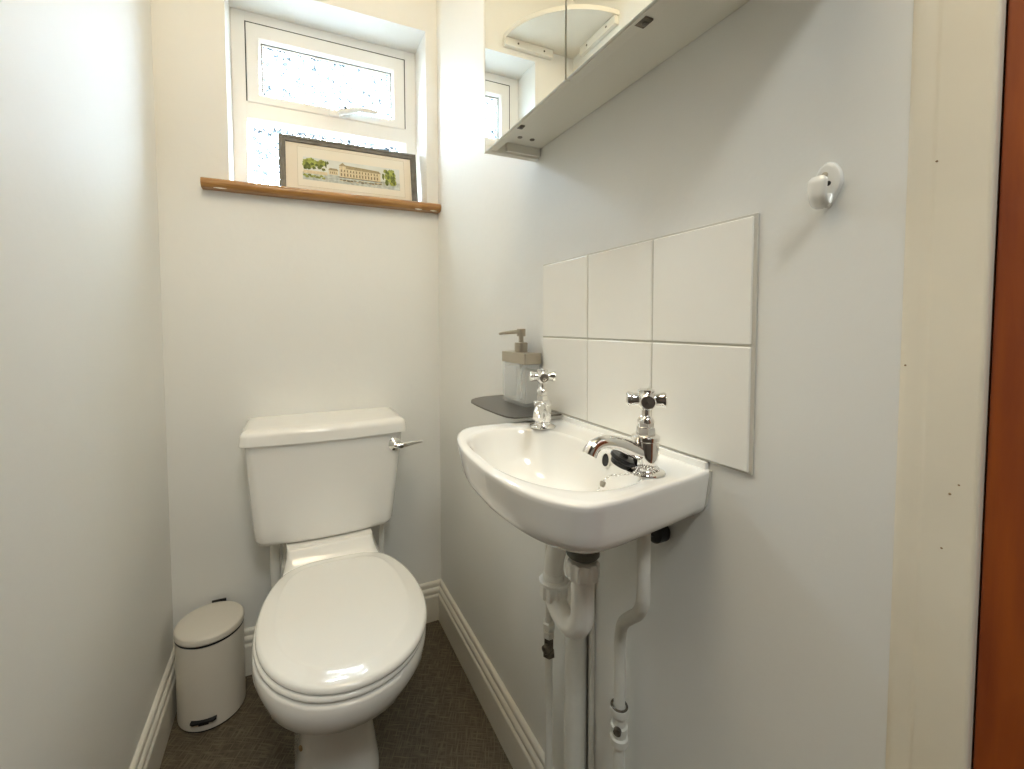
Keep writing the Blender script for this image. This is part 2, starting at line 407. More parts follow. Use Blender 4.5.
# ------------------------------------------------------------------ corner shelf, seen in the mirror
cs = thing('corner_shelf', 'white quarter-round corner shelf on screwed battens, high beside the window and seen in the mirror', 'shelf', (XL, YB, H+1.087))
bm = NB()
for z in (0,):
    arc = [(XL+.0005, YB-.0005)]+[(XL+.0005+.315*math.cos(t), YB-.0005-.272*math.sin(t)) for t in [PI/2*k/24 for k in range(25)]]
    loft(bm, [[(x, y, H+1.0805) for x, y in arc], [(x, y, H+1.0805+.016) for x, y in arc]])
obj('shelf_board', bm, gloss, cs)
bm = NB(); box(bm, -.232, -.020, YB-.020, YB-.0003, H+1.050, H+1.080, .002)
b1 = obj('batten', bm, gloss, cs)
bm = NB(); box(bm, XL+.0003, XL+.020, 1.225, 1.425, H+1.050, H+1.080, .002)
b2 = obj('batten', bm, gloss, cs)
for x in (-.19, -.075):
    bm = NB(); lathe(bm, [(.004, 0), (.0035, .0012), (.0005, .0014)], (x, YB-.0199, H+1.065), 12, (0, -1, 0)); obj('screw', bm, brass, b1)
for y in (1.27, 1.38):
    bm = NB(); lathe(bm, [(.004, 0), (.0035, .0012), (.0005, .0014)], (XL+.0199, y, H+1.065), 12, (1, 0, 0)); obj('screw', bm, brass, b2)

# ------------------------------------------------------------------ mirror cabinet
MX = .3715; CY0, CY1, CZ = .241, .8166, H+.351
cab = thing('mirror_cabinet', 'white wall cabinet with two mirrored doors, hung high on the right wall above the tiles', 'cabinet', (XR, (CY0+CY1)/2, CZ))
bm = NB()
CT = CZ+.60
box(bm, MX+.006, XR-.001, CY1-.014, CY1, CZ, CT, .001)
box(bm, MX+.006, XR-.001, CY0, CY0+.014, CZ, CT, .001)
box(bm, MX+.018, XR-.001, CY0+.013, CY1-.013, CZ+.021, CZ+.035)
box(bm, MX+.018, XR-.001, CY0+.013, CY1-.013, CT-.014, CT)
box(bm, XR-.006, XR-.0005, CY0+.013, CY1-.013, CZ+.034, CT-.014)
box(bm, MX+.0062, MX+.020, CY0+.0135, CY1-.0135, CZ+.0025, CZ+.0225, .001)
obj('cabinet_body', bm, cabm, cab)
bm = NB()
box(bm, MX+.040, XR-.004, CY1-.022, CY1-.0142, CZ+.004, CZ+.0208, .001)
obj('corner_block', bm, cabm, cab)
mid = .529
for a, b in ((CY0+.001, mid-.0012), (mid+.0012, CY1-.001)):
    bm = NB(); box(bm, MX+.0008, MX+.0058, a, b, CZ-.0005, CT, .0006); box(bm, MX-.003, MX+.002, b-.0065, b, CZ-.0005, CT) if b > mid+.1 else None; dd = obj('door', bm, cabm, cab)
    bm = NB(); box(bm, MX-.003, MX+.0006, a+.0010, b-(.0085 if b > mid+.1 else .0006), CZ+.001, CT-.002); obj('mirror', bm, mirr, dd, angle=1)
for yy, s in ((.396, .8), (.686, .6)):
    bm = NB(); box(bm, MX+.0055, MX+.0055+.018*s, yy-.010*s, yy+.010*s, CZ-.0002, CZ+.0023, .0006); k = obj('catch', bm, brass, cab)
    k['label'] = 'metal door catch'
    bm = NB(); lathe(bm, [(.0035, 0), (.0035, .0015), (.001, .0022)], (MX+.0055+.011*s, yy, CZ), 12, (0, 0, -1)); obj('screw', bm, darkst, k)
for x, y in ((.424, .764), (.452, .764)):
    bm = NB(); lathe(bm, [(.0050, 0), (.0048, .0012), (.0034, .0014), (.0030, .0004), (.0004, .0004)], (x, y, CZ+.0212), 20, (0, 0, -1)); obj('fixing_cap', bm, brass, cab)

# ------------------------------------------------------------------ tiles
T = .1513; TY, TZ = .3300, H+.1252
sp = thing('tile_splashback', 'splashback of six square white glazed tiles on the right wall above the basin', 'splashback', (XR, TY+1.5*T, TZ-2*T))
bm = NB(); box(bm, XR-.0025, XR-.0002, TY-.0035, TY+3*T+.0005, TZ-2*T-.001, TZ+.0015, .001); obj('grout', bm, grout, sp)
bm = NB()
for i in range(3):
    for j in range(2):
        a = TY+i*T; c = TZ-(j+1)*T
        box(bm, XR-.0045, XR-.001, a+.0012, a+T-.0014, c+.0013, c+T-.0013, .0016, 3)
obj('tiles', bm, tilem, sp)

# ------------------------------------------------------------------ coat hook
hk = thing('coat_hook', 'white enamelled coat hook screwed to the right wall near the door lining', 'hook', (XR, .262, 1.225))
bm = NB()
def egg(y0, z0, hw, hh, x, n=28):            # shield-shaped plate outline
    out = []
    for k in range(n):
        t = 2*PI*k/n; s = math.sin(t); cc = math.cos(t)
        out.append((x, y0+hw*cc*(1-.55*max(0, -s)), z0+hh*s))
    return out
yc, zc = .2575, 1.2255
loft(bm, [egg(yc, zc, .0125, .0225, XR-.0003), egg(yc, zc, .0125, .0225, XR-.003), egg(yc, zc, .0115, .0212, XR-.005), egg(yc, zc, .008, .018, XR-.0062)])
plate = obj('back_plate', bm, hookm, hk)
bm = NB()
def flat_tube(bm, pts, ry, rt, sub=5, n=16):
    P = smooth_path(pts, sub); rings = []
    N = len(P)
    for i, p in enumerate(P):
        t = (P[min(i+1, N-1)]-P[max(i-1, 0)]).normalized(); s = Vector((0, 1, 0)); nn = t.cross(s).normalized()
        q = i/(N-1); a = ry(q); b = rt(q)
        rings.append([p+s*a*math.cos(2*PI*k/n)+nn*b*math.sin(2*PI*k/n) for k in range(n)])
    loft(bm, rings)
flat_tube(bm, [(XR-.004, yc, zc-.010), (XR-.008, yc+.0005, zc-.0185), (XR-.0125, yc+.001, zc-.0195), (XR-.0172, yc+.001, zc-.012), (XR-.0182, yc+.001, zc-.001), (XR-.0180, yc+.001, zc+.007)],
          lambda q: .0065+.0030*q-(.004*max(0, q-.9)*10), lambda q: .0034-.0022*max(0, q-.85)*6)
obj('hook_arm', bm, hookm, hk)
for z in (zc+.010, ):
    bm = NB(); lathe(bm, [(.0030, 0), (.0028, .001), (.0003, .0012)], (XR-.0060, yc+.001, z), 16, (-1, 0, 0)); obj('screw', bm, steel, hk)
bm = NB(); lathe(bm, [(.0026, 0), (.0024, .0006), (.0003, .0008)], (XR-.0060, yc-.002, zc+.001), 16, (-1, 0, 0)); obj('screw_hole', bm, gasket, hk)

# ------------------------------------------------------------------ basin
BZ = .9005; BYc = .551
HALF = [(.4930, .168), (.46, .1745), (.42, .179), (.38, .1812), (.34, .1822), (.31, .1812), (.29, .1765), (.273, .163), (.2585, .138), (.2475, .108), (.2395, .075), (.2340, .040), (.2318, .013)]
RIM = [(p.x, p.y) for p in smooth_path([(x, h, 0) for x, h in HALF], 4)]
HALFN = [(.4930, .168), (.46, .1745), (.42, .181), (.38, .187), (.34, .193), (.31, .1955), (.29, .1945), (.274, .188), (.258, .170), (.2455, .146), (.2365, .115), (.2310, .075), (.2290, .035)]
RIMN = [(p.x, p.y) for p in smooth_path([(x, h, 0) for x, h in HALFN], 4)]
def rimring(sc=1, z=0, sx=None, dy=0, back=None):
    sx = sx or sc; pts = []
    for x, h in RIMN: pts.append((XR-(XR-x)*sx, BYc+dy-h*sc, z))
    for x, h in RIM[::-1]: pts.append((XR-(XR-x)*sx, BYc+dy+h*sc, z))
    # straight back
    a = pts[-1]; b = pts[0]
    for k in range(1, 24): pts.append((XR-.0003, a[1]+(b[1]-a[1])*k/24, z))
    return [Vector(p) for p in pts]
NR = len(rimring())
bz = NB()
def inner(sc, z, cx=.338, cy=.547, depth=1):
    # bowl outline, same vertex count as the rim, D-shaped with a flatter back
    out = []
    base = rimring()
    for p in base:
        ang = math.atan2(p.y-cy, p.x-cx)
        ca, sa_ = math.cos(ang), math.sin(ang)
        # superellipse: deeper to the front, flatter at the back
        ax = .094 if ca < 0 else .092; ay = .158 if sa_ < 0 else .142
        n_ = 2.2 if ca < 0 else 2.9
        rr = (abs(ca/ax)**n_+abs(sa_/ay)**n_)**(-1/n_)
        out.append(Vector((cx+ca*rr*sc*(1), cy+sa_*rr*sc, z)))
    return out
rings = []
# underside up to the rim, over the rim, down into the bowl
def under(sc, z, k):                         # k: 0 at the rim -> 1 at the waste
    out = []
    for p in rimring():
        cx, cy = .380, .510
        x = p.x+(cx-p.x)*k; y = p.y+(cy-p.y)*k
        if p.x > XR-.001 and k < .75: x = p.x
        out.append(Vector((x, y, z)))
    return out
prof_u = [(.86, -.1150), (.72, -.1145), (.58, -.1110), (.44, -.103), (.32, -.093), (.22, -.083), (.13, -.073), (.07, -.064), (.045, -.055), (.032, -.042), (.016, -.024), (.005, -.012)]
for k, z in prof_u: rings.append(under(1, BZ+z*.89, k))
o1 = rimring(1, BZ-.005); rings.append(o1)
rings.append(rimring(.997, BZ-.0018, .994)); rings.append(rimring(.985, BZ-.0002, .977)); rings.append(rimring(.965, BZ, .955))
rings.append([a.lerp(b, .55) for a, b in zip(rimring(.965, BZ, .955), inner(1.05, BZ))])
rings.append(inner(1.05, BZ-.0004))
for sc, z in ((1.02, -.0018), (1.0, -.0048), (.975, -.012), (.94, -.028), (.89, -.048), (.80, -.070), (.66, -.085), (.46, -.092), (.24, -.095), (.13, -.096)):
    rr = inner(sc, BZ+z)
    q = max(0, (1-sc)); rings.append([Vector((p.x+.03*q*1.1, p.y-.035*q, p.z)) for p in rr])
loft(bz, rings, True, True)
basin = thing('wash_basin', 'small white ceramic wall-hung cloakroom basin with two chrome taps', 'basin', (XR, BYc, BZ-.13))
bo = obj('basin_bowl', bz, ceram, basin, angle=60)
# waste in the bowl, overflow
bm = NB(); lathe(bm, [(.026, 0), (.0265, .002), (.022, .003), (.016, .0015), (.0155, -.004), (.0005, -.004)], (.362, .521, BZ-.0955), 28); obj('drain', bm, chrome, basin)
bm = NB(); lathe(bm, [(.0125, 0), (.0122, .0010), (.0100, .0016), (.0095, .0002), (.0004, .0002)], (.4262, .505, .8865), 24, (-1, .0, .15), sx=.75); ov = obj('overflow_ring', bm, ceram, basin)
bm = NB(); lathe(bm, [(.0094, 0), (.0092, .0007), (.0004, .0008)], (.4256, .505, .8866), 24, (-1, .0, .22), sx=.75); obj('overflow_hole', bm, rubber, ov)
# mastic at the right back edge
bm = NB(); box(bm, XR-.0075, XR-.0003, BYc-.166, .7030, BZ-.002, .9100, .0012); obj('upstand', bm, ceram, basin)
bm = NB(); tube(bm, [(XR-.0015, BYc-.169, BZ-.001), (XR-.0015, BYc-.167, BZ-.025), (XR-.0015, BYc-.162, BZ-.050)], .0018, 10); obj('sealant', bm, grout, basin)

def tap(cx, cy, spout_dir, arm_ang, label):
    t = NB(); z0 = BZ
    lathe(t, [(.0232, 0), (.0240, .0012), (.0232, .003), (.019, .0048), (.0150, .0060), (.0150, .0085), (.0132, .0095), (.0135, .0110), (.0148, .0150), (.0158, .0230), (.0160, .034), (.0160, .0415),
              (.0172, .0425), (.0172, .0475), (.0150, .0490), (.0118, .0500)], (cx, cy, z0), 36)
    lathe(t, [(.0112, 0), (.0118, .001), (.0112, .009), (.0098, .0100), (.0098, .0150), (.0102, .0155)], (cx, cy, z0+.0495), 6)
    lathe(t, [(.0100, .0), (.0104, .0020), (.0086, .0060), (.0060, .0080), (.0050, .0095), (.0050, .0175)], (cx, cy, z0+.0645), 28)
    d = Vector((*spout_dir, 0)).normalized(); c = Vector((cx, cy, z0))
    P = [c+d*a+Vector((0, 0, b)) for a, b in ((.000, .0245), (.014, .0290), (.028, .0355), (.043, .0420), (.060, .0460), (.073, .0450), (.082, .0400), (.0865, .0330))]
    tube(t, smooth_path(P, 4), lambda q: .0112-.0032*min(1, q*1.5)+.0010*max(0, q-.75)*4, 20)
    o = obj('tap', t, chrome, basin); o['label'] = label
    hd = NB(); zc_ = z0+.0940
    lathe(hd, [(.0050, -.014), (.0080, -.012), (.0112, -.006), (.0122, 0), (.0114, .005), (.0095, .0085), (.0100, .0092), (.0100, .0120), (.0070, .0132), (.0004, .0136)], (cx, cy, zc_), 32)
    for k in range(4):
        a = arm_ang+k*PI/2; u = Vector((math.cos(a), math.sin(a), 0))
        lathe(hd, [(.0085, .004), (.0080, .009), (.0080, .0145), (.0090, .0185), (.0096, .0200), (.0096, .0222), (.0080, .0238), (.0062, .0235), (.0004, .0242)], Vector((cx, cy, zc_-.0005)), 24, u)
    h = obj('tap_handle', hd, chrome, o)
    return o
t2 = tap(.4085, .4097, (-1, .02), PI/4+.10, 'chrome pillar tap with cross handle, at the end nearer the door')
t1 = tap(.4210, .6740, (-.60, -.80), math.atan2(.674, .421)+.12, 'chrome pillar tap with cross handle, at the end nearer the window')
# bead chain round the tap base and the rubber plug lying beside it
bm = NB()
def beads(path, r=.0015, step=.0036):
    P = smooth_path(path, 14); acc = 0; last = P[0]
    for p in P:
        if (p-last).length >= step or p is P[0]:
            bmesh.ops.create_uvsphere(bm, u_segments=8, v_segments=6, radius=r, matrix=Matrix.Translation(p)); last = p
cc = (.4085, .4097)
ringp = [(cc[0]+.0162*math.cos(a), cc[1]+.0162*math.sin(a), BZ+.0085+.0035*math.sin(a*2)) for a in [2*PI*k/12 for k in range(13)]]
beads(ringp)
ch = [(cc[0]-.016, cc[1]-.004, BZ+.008), (cc[0]-.026, cc[1]-.004, BZ+.004), (cc[0]-.040, cc[1], BZ+.0025), (cc[0]-.050, cc[1]+.006, BZ+.001), (cc[0]-.057, cc[1]+.013, BZ-.008), (cc[0]-.062, cc[1]+.018, BZ-.024)]
beads(ch)
obj('plug_chain', bm, chrome, basin)
bm = NB()
px_, py_ = cc[0]-.022, cc[1]+.022
lathe(bm, [(.0120, 0), (.0130, .0015), (.0138, .006), (.0165, .008), (.0170, .011), (.0155, .0125), (.006, .0132), (.005, .017), (.0004, .0175)], (px_, py_, BZ+.006), 28, (.35, -.30, 1)); obj('plug', bm, rubber, basin)
bm = NB(); lathe(bm, [(.0028, 0), (.0036, .003), (.0036, .006), (.0008, .008)], (cc[0]-.0575, cc[1]+.0135, BZ-.014), 12, (.3, 0, 1)); obj('chain_link', bm, steel, basin)

# ------------------------------------------------------------------ shelf and soap
SH = H-.176
sh = thing('small_metal_shelf', 'thin dark metal shelf with rounded corners fixed to the right wall behind the basin', 'shelf', (XR, .83, SH-.003))
poly = [(.4845, .7055), (.46, .7055), (.4185, .710), (.385, .716), (.3755, .730), (.3715, .760), (.3695, .817), (.3705, .865), (.3740, .905), (.3850, .930), (.402, .947), (.425, .958), (.455, .962), (.4930, .962), (.4930, .795), (.4845, .793)]
bm = NB(); loft(bm, [[(x, y, SH-.003) for x, y in poly], [(x, y, SH) for x, y in poly]]); obj('shelf_plate', bm, darkst, sh)
bm = NB(); box(bm, .452, .4930, .800, .93, SH-.016, SH-.0032, .001); obj('bracket', bm, darkst, sh)

sd = thing('soap_dispenser', 'square clear soap dispenser with a brushed metal collar and pump, on the dark metal shelf', 'soap dispenser', (.468, .834, SH+.0004))
def rrect(x0, x1, y0, y1, r, z, n=5):
    out = []
    for cx, cy, a0 in ((x1-r, y1-r, 0), (x0+r, y1-r, PI/2), (x0+r, y0+r, PI), (x1-r, y0+r, 3*PI/2)):
        for k in range(n): 
            a = a0+PI/2*k/(n-1); out.append((cx+r*math.cos(a), cy+r*math.sin(a), z))
    return out
sx0, sx1, sy0, sy1 = .4475, .4865, .785, .892; zb = SH+.0004
bm = NB()
loft(bm, [rrect(sx0+.001, sx1-.001, sy0+.001, sy1-.001, .004, zb), rrect(sx0, sx1, sy0, sy1, .004, zb+.0015), rrect(sx0, sx1, sy0, sy1, .004, zb+.0915),
          rrect(sx0+.003, sx1-.003, sy0+.003, sy1-.003, .003, zb+.0915), rrect(sx0+.003, sx1-.003, sy0+.003, sy1-.003, .003, zb+.008)])
obj('bottle', bm, acryl, sd)
bm = NB(); loft(bm, [rrect(sx0+.0034, sx1-.0034, sy0+.0034, sy1-.0034, .003, zb+.0084), rrect(sx0+.0034, sx1-.0034, sy0+.0034, sy1-.0034, .003, zb+.078)]); obj('liquid_soap', bm, liquid, sd)
bm = NB(); loft(bm, [rrect(sx0-.001, sx1+.0008, sy0-.001, sy1+.001, .003, zb+.0918), rrect(sx0-.001, sx1+.0008, sy0-.001, sy1+.001, .003, zb+.1140), rrect(sx0, sx1, sy0, sy1, .003, zb+.1150)]); obj('collar', bm, steel, sd)
pc = (.4675, .838)
bm = NB(); lathe(bm, [(.0140, 0), (.0145, .001), (.0145, .020), (.0135, .0215), (.0055, .022), (.0052, .038)], (*pc, zb+.1147), 28)
pn = obj('pump_neck', bm, steel, sd)
bm = NB(); lathe(bm, [(.0092, 0), (.0098, .001), (.0098, .0155), (.0090, .0165), (.0004, .0168)], (*pc, zb+.1500), 28)
tube(bm, [(pc[0]-.006, pc[1], zb+.1600), (pc[0]-.026, pc[1]+.001, zb+.1592), (pc[0]-.044, pc[1]+.002, zb+.1575), (pc[0]-.053, pc[1]+.002, zb+.1558)], [.0046, .0040, .0030, .0026], 14, 0)
obj('pump_head', bm, steel, sd)
bm = NB(); tube(bm, [(pc[0], pc[1], zb+.012), (pc[0], pc[1], zb+.118)], .0022, 10); obj('dip_tube', bm, upvc, sd)

# ------------------------------------------------------------------ trap and pipes
wx, wy = .380, .499
tr = thing('basin_trap', 'white plastic S-shaped waste trap with ribbed collars hanging under the basin', 'pipe', (wx, wy, .60))
bm = NB(); lathe(bm, [(.021, 0), (.024, .004), (.024, .012), (.019, .016), (.018, .026)], (wx, wy, .754), 28); obj('washer', bm, greyr, tr)
bm = NB(); lathe(bm, [(.021, 0), (.027, .006), (.034, .020)], (wx, wy, .7760), 28); obj('waste_flange', bm, ceram, tr)
bm = NB(); ribbed(bm, (wx, wy, .722), .0240, .025); obj('collar', bm, pvc, tr)
ly = .574
bm = NB()
tube(bm, [(wx, wy, .735), (wx, wy, .70), (wx, wy, .668)]+[(wx, (wy+ly)/2-(ly-wy)/2*math.cos(a), .668-(ly-wy)/2*math.sin(a)) for a in [PI*k/12 for k in range(1, 12)]]+[(wx, ly, .668), (wx, ly, .69)], .0166, 26)
obj('trap_bend', bm, pvc, tr)
bm = NB(); ribbed(bm, (wx, ly, .648), .0222, .024); lathe(bm, [(.0215, 0), (.0235, .002), (.0235, .006), (.019, .009)], (wx, ly, .671), 28); obj('collar', bm, pvc, tr)
bm = NB()
tube(bm, [(wx, ly, .665), (wx, ly, .695), (wx+.002, ly-.003, .722), (wx+.010, ly-.009, .748), (wx+.030, ly-.006, .764), (.440, ly+.020, .762), (.466, ly+.052, .738), (.472, .640, .70)], .0155, 24, 6)
obj('swan_neck', bm, pvc, tr)
bm = NB(); tube(bm, [(wx+.008, ly+.002, .655), (wx+.035, ly+.012, .66), (wx+.05, ly+.02, .68)], .007, 12, 4); obj('rib', bm, pvc, tr)

wp = NB(); tube(wp, [(.4720, .640, .695), (.4720, .640, .4), (.4720, .640, .0)], .0205, 28)
tag(obj('waste_pipe', wp, pipep, None, (.472, .64, 0)), 'widest vertical white-painted waste pipe, behind the trap under the basin', 'pipe')
wp = NB(); tube(wp, [(.4885, .613, .80), (.4885, .613, .4), (.4885, .613, 0)], .0055, 18)
tag(obj('thin_pipe', wp, pipep, None, (.4885, .613, 0)), 'thin straight white-painted pipe running up the wall just right of the wide waste pipe', 'pipe')

sl = thing('supply_pipe', 'white-painted supply pipe with a dark isolating valve, nearest the window under the basin', 'pipe', (.450, .697, 0))
bm = NB(); tube(bm, [(.421, .674, .838), (.425, .678, .78), (.447, .692, .72), (.4505, .697, .66), (.4505, .697, .50)], .0082, 16, 5); obj('upper_pipe', bm, pipep, sl)
bm = NB(); tube(bm, [(.4505, .697, .44), (.4505, .697, .2), (.4505, .697, .0)], .0076, 16); obj('lower_pipe', bm, pipep, sl)
bm = NB(); lathe(bm, [(.0085, .0), (.0118, .002), (.0118, .013), (.0088, .0145), (.0088, .018), (.0124, .020), (.0124, .030), (.0090, .033)], (.4505, .697, .475), 6); obj('compression_nut', bm, pipep, sl)
bm = NB(); lathe(bm, [(.0090, 0), (.0122, .002), (.0122, .010), (.0098, .012), (.0098, .036)], (.4505, .697, .437), 6)
lathe(bm, [(.0080, 0), (.0085, .011), (.0062, .013), (.0004, .0132)], (.4465, .692, .460), 16, (-.75, -.35, 0)); obj('valve_body', bm, brass, sl)

sr = thing('supply_pipe', 'white-painted supply pipe with a double bend, nearest the door under the basin', 'pipe', (.465, .515, 0))
bm = NB(); tube(bm, [(.424, .427, .838), (.4285, .431, .80), (.430, .432, .76), (.430, .432, .728), (.432, .436, .705), (.438, .450, .682), (.448, .476, .656), (.458, .500, .630), (.464, .513, .600), (.465, .515, .57), (.465, .515, .478)], .0088, 18, 5); obj('upper_pipe', bm, pipep, sr)
bm = NB(); tube(bm, [(.465, .515, .42), (.465, .515, .2), (.465, .515, 0)], .0084, 16); obj('lower_pipe', bm, pipep, sr)
bm = NB(); lathe(bm, [(.0095, 0), (.0135, .0015), (.0140, .013), (.0110, .015), (.0110, .021), (.0132, .023), (.0132, .032), (.0105, .034), (.0105, .046), (.0128, .048), (.0140, .052), (.0140, .062), (.0118, .064), (.0102, .061)], (.465, .515, .420), 18); obj('compression_nut', bm, pipep, sr)
bm = NB()
ra, rb = 0.0118, .0018
loft(bm, [[(.465+(ra+rb*math.cos(b))*math.cos(a), .515+(ra+rb*math.cos(b))*math.sin(a), .4835+rb*math.sin(b)) for b in [2*PI*j/8 for j in range(8)]] for a in [2*PI*i/24 for i in range(25)]], False, False)
obj('olive_ring', bm, brass, sr); bm = NB()
lathe(bm, [(.006, 0), (.006, .006), (.0004, .0064)], (.456, .508, .452), 12, (-.8, -.6, 0)); obj('valve_screw', bm, brass, sr)

bk = NB(); lathe(bk, [(.0145, 0), (.0165, .002), (.0165, .018), (.0120, .022), (.0060, .0225), (.0055, .020), (.0004, .020)], (XR-.0005, .460, .788), 28, (-1, 0, 0))
kb = tag(obj('rubber_wall_cap', bk, rubber, None, (XR, .460, .788)), 'round black rubber cap on the wall, tucked under the door end of the basin', 'cap')
bm = NB(); lathe(bm, [(.0035, 0), (.003, .0014), (.0004, .0015)], (XR-.022, .465, .794), 12, (-1, 0, 0)); obj('screw', bm, chrome, kb)

# ------------------------------------------------------------------ toilet
TC = .0985
toi = thing('toilet', 'white close-coupled toilet with its lid closed, against the back wall under the window', 'toilet', (TC, 1.15, 0))
HW = [(.774, 0), (.778, .035), (.786, .062), (.80, .088), (.82, .113), (.845, .135), (.875, .154), (.91, .169), (.95, .179), (1.0, .1835), (1.05, .182), (1.10, .175), (1.14, .164), (1.18, .149), (1.21, .132), (1.230, .108), (1.240, .07), (1.243, 0)]
def seat_outline(n=64, ins=0, yoff=0):
    # resample the half outline evenly by angle round the middle
    R_ = [(TC+h, y) for y, h in HW]; L_ = [(TC-h, y) for y, h in HW[::-1]][1:-1]
    P = R_+L_; cy = 1.01; out = []
    m = len(P)
    for k in range(n):
        a = -PI/2+2*PI*k/n; d = Vector((math.cos(a), math.sin(a))); best = 0
        for i in range(m):
            p = Vector((P[i][0]-TC, P[i][1]-cy)); q = Vector((P[(i+1) % m][0]-TC, P[(i+1) % m][1]-cy)); e_ = q-p
            den = d.x*e_.y-d.y*e_.x
            if abs(den) < 1e-9: continue
            t = (p.x*e_.y-p.y*e_.x)/den; s = (p.x*d.y-p.y*d.x)/den
            if t > 0 and -1e-6 <= s <= 1+1e-6: best = max(best, t)
        out.append(best)
    # light smoothing of the radii
    for _ in range(2): out = [(out[i-1]+2*out[i]+out[(i+1) % n])/4 for i in range(n)]
    return [(TC+math.cos(-PI/2+2*PI*k/n)*(r-ins), cy+yoff+math.sin(-PI/2+2*PI*k/n)*(r-ins)) for k, r in enumerate(out)]
def sring(ins, z, dx=0): return [(x+dx, y+.004, z) for x, y in seat_outline(64, ins)]
LZ = .4445
bm = NB()
loft(bm, [sring(.006, LZ-.0185), sring(.001, LZ-.017), sring(0, LZ-.013), sring(.0010, LZ-.0085), sring(.004, LZ-.0050), sring(.009, LZ-.0032), sring(.022, LZ-.0008), sring(.034, LZ+.0012), sring(.0375, LZ+.0024), sring(.041, LZ+.0034), sring(.046, LZ+.0036), sring(.09, LZ+.0034), sring(.14, LZ+.0034)])
lid = obj('lid', bm, seatm, toi, angle=60)
bm = NB()
loft(bm, [sring(.006, LZ-.032, -.004), sring(.001, LZ-.030, -.004), sring(0, LZ-.027, -.004), sring(.001, LZ-.0215, -.004), sring(.006, LZ-.0195, -.004), sring(.06, LZ-.0195), sring(.064, LZ-.022), sring(.062, LZ-.030), sring(.055, LZ-.032)], False, False)
obj('seat', bm, seatm, toi, angle=60)
# pan: rim, bulb and pedestal
bm = NB()
def pring(z, cy, a, bf, bb, p=2.2, n=64, px=0):
    out = []
    for k in range(n):
        t = -PI/2+2*PI*k/n; c_, s_ = math.cos(t), math.sin(t); b_ = bf if s_ < 0 else bb
        r_ = (abs(c_/a)**p+abs(s_/b_)**p)**(-1/p); out.append((TC-.016+px+c_*r_, cy+s_*r_, z))
    return out
def mixr(a, b, k): return [tuple(Vector(p).lerp(Vector(q), k)) for p, q in zip(a, b)]
top = sring(.003, LZ-.0345, -.004)
rim1 = sring(-.002, LZ-.042, -.005); rim2 = sring(-.001, LZ-.066, -.006)
b1_ = mixr(sring(.014, .345, -.008), pring(.345, 1.02, .168, .225, .24), .4)
b2_ = pring(.305, 1.035, .152, .196, .26, 2.1)
b3_ = pring(.262, 1.06, .128, .160, .28, 2.2)
b4_ = pring(.222, 1.09, .103, .128, .30, 2.4)
b5_ = pring(.165, 1.11, .089, .120, .31, 2.7)
b6_ = pring(.115, 1.12, .086, .122, .32, 3.0)
b7_ = pring(.055, 1.12, .092, .132, .33, 3.2)
b8_ = pring(.018, 1.12, .098, .140, .335, 3.4)
b9_ = pring(.0, 1.12, .099, .141, .336, 3.4)
loft(bm, [b9_, b8_, b7_, b6_, b5_, b4_, b3_, b2_, b1_, rim2, rim1, top, sring(.055, LZ-.0345), sring(.060, LZ-.06)], True, True)
# platform rising to carry the cistern
def dring(y0, y1, hw, z, r=.03):
    return rrect(TC-hw-.008, TC+hw-.004, y0, y1, r, z, 7)
def dr2(y0, y1, x0, x1, z, r=.03): return rrect(x0, x1, y0, y1, r, z, 7)
loft(bm, [dr2(1.14, 1.47, .005, .185, .15), dr2(1.13, 1.47, -.020, .205, .28), dr2(1.14, 1.47, -.040, .235, .36), dr2(1.165, 1.47, -.042, .236, .395), dr2(1.215, 1.47, -.036, .224, .418, .028), dr2(1.240, 1.47, -.030, .216, .434, .022), dr2(1.257, 1.47, -.026, .211, .450, .016), dr2(1.270, 1.47, -.024, .208, .466, .010), dr2(1.275, 1.47, -.024, .208, .4725, .008)])
pan = obj('pan', bm, ceram, toi, angle=60)
bm = NB()
lathe(bm, [(.006, 0), (.0062, .002), (.0004, .0035)], (-.0005, 1.035, .118), 12, (-.8, -.6, .1)); obj('fixing_hole', bm, spot, pan)
for sx in (-.075, .075):
    bm = NB(); tube(bm, [(TC+sx-.022, 1.232, LZ-.022), (TC+sx+.022, 1.232, LZ-.022)], .010, 16); obj('hinge', bm, seatm, toi)
# cistern
def cring(z, x0, x1, yf, bulge=.014, r=.028, n=9, yb=YB-.002):
    pts = []
    for cx, cy, a0 in ((x1-.006, yb-.006, 0), (x0+.006, yb-.006, PI/2)):
        for k in range(4):
            a = a0+PI/2*k/3; pts.append((cx+.006*math.cos(a), cy+.006*math.sin(a), z))
    for k in range(n):
        a = PI+PI/2*k/(n-1); pts.append((x0+r+r*math.cos(a), yf+r+r*math.sin(a), z))
    m = 14
    for k in range(1, m):
        t = k/m; pts.append((x0+r+(x1-x0-2*r)*t, yf-bulge*math.sin(PI*t)**.9, z))
    for k in range(n):
        a = 3*PI/2+PI/2*k/(n-1); pts.append((x1-r+r*math.cos(a), yf+r+r*math.sin(a), z))
    return pts
bm = NB()
loft(bm, [cring(.4730, -.070, .242, 1.340, .010, .03), cring(.4740, -.090, .262, 1.318, .012, .032), cring(.4800, -.101, .273, 1.305, .014, .034), cring(.492, -.1055, .2785, 1.300, .014, .034), cring(.530, -.110, .283, 1.297, .014, .034), cring(.66, -.118, .297, 1.293, .014), cring(.762, -.124, .308, 1.290, .014)])
cis = obj('cistern', bm, ceram, toi, angle=60)
bm = NB()
cl = lambda z, g, r=.024: cring(z+.011, -.137+g, .321-g, 1.281+g*1.0, .015, r, yb=YB-.001-.2*g)
loft(bm, [cl(.7535, .006), cl(.7535, .001), cl(.7560, 0), cl(.779, .0025), cl(.786, .005), cl(.791, .010), cl(.7945, .020), cl(.7955, .032), cl(.7965, .06)], True, True)
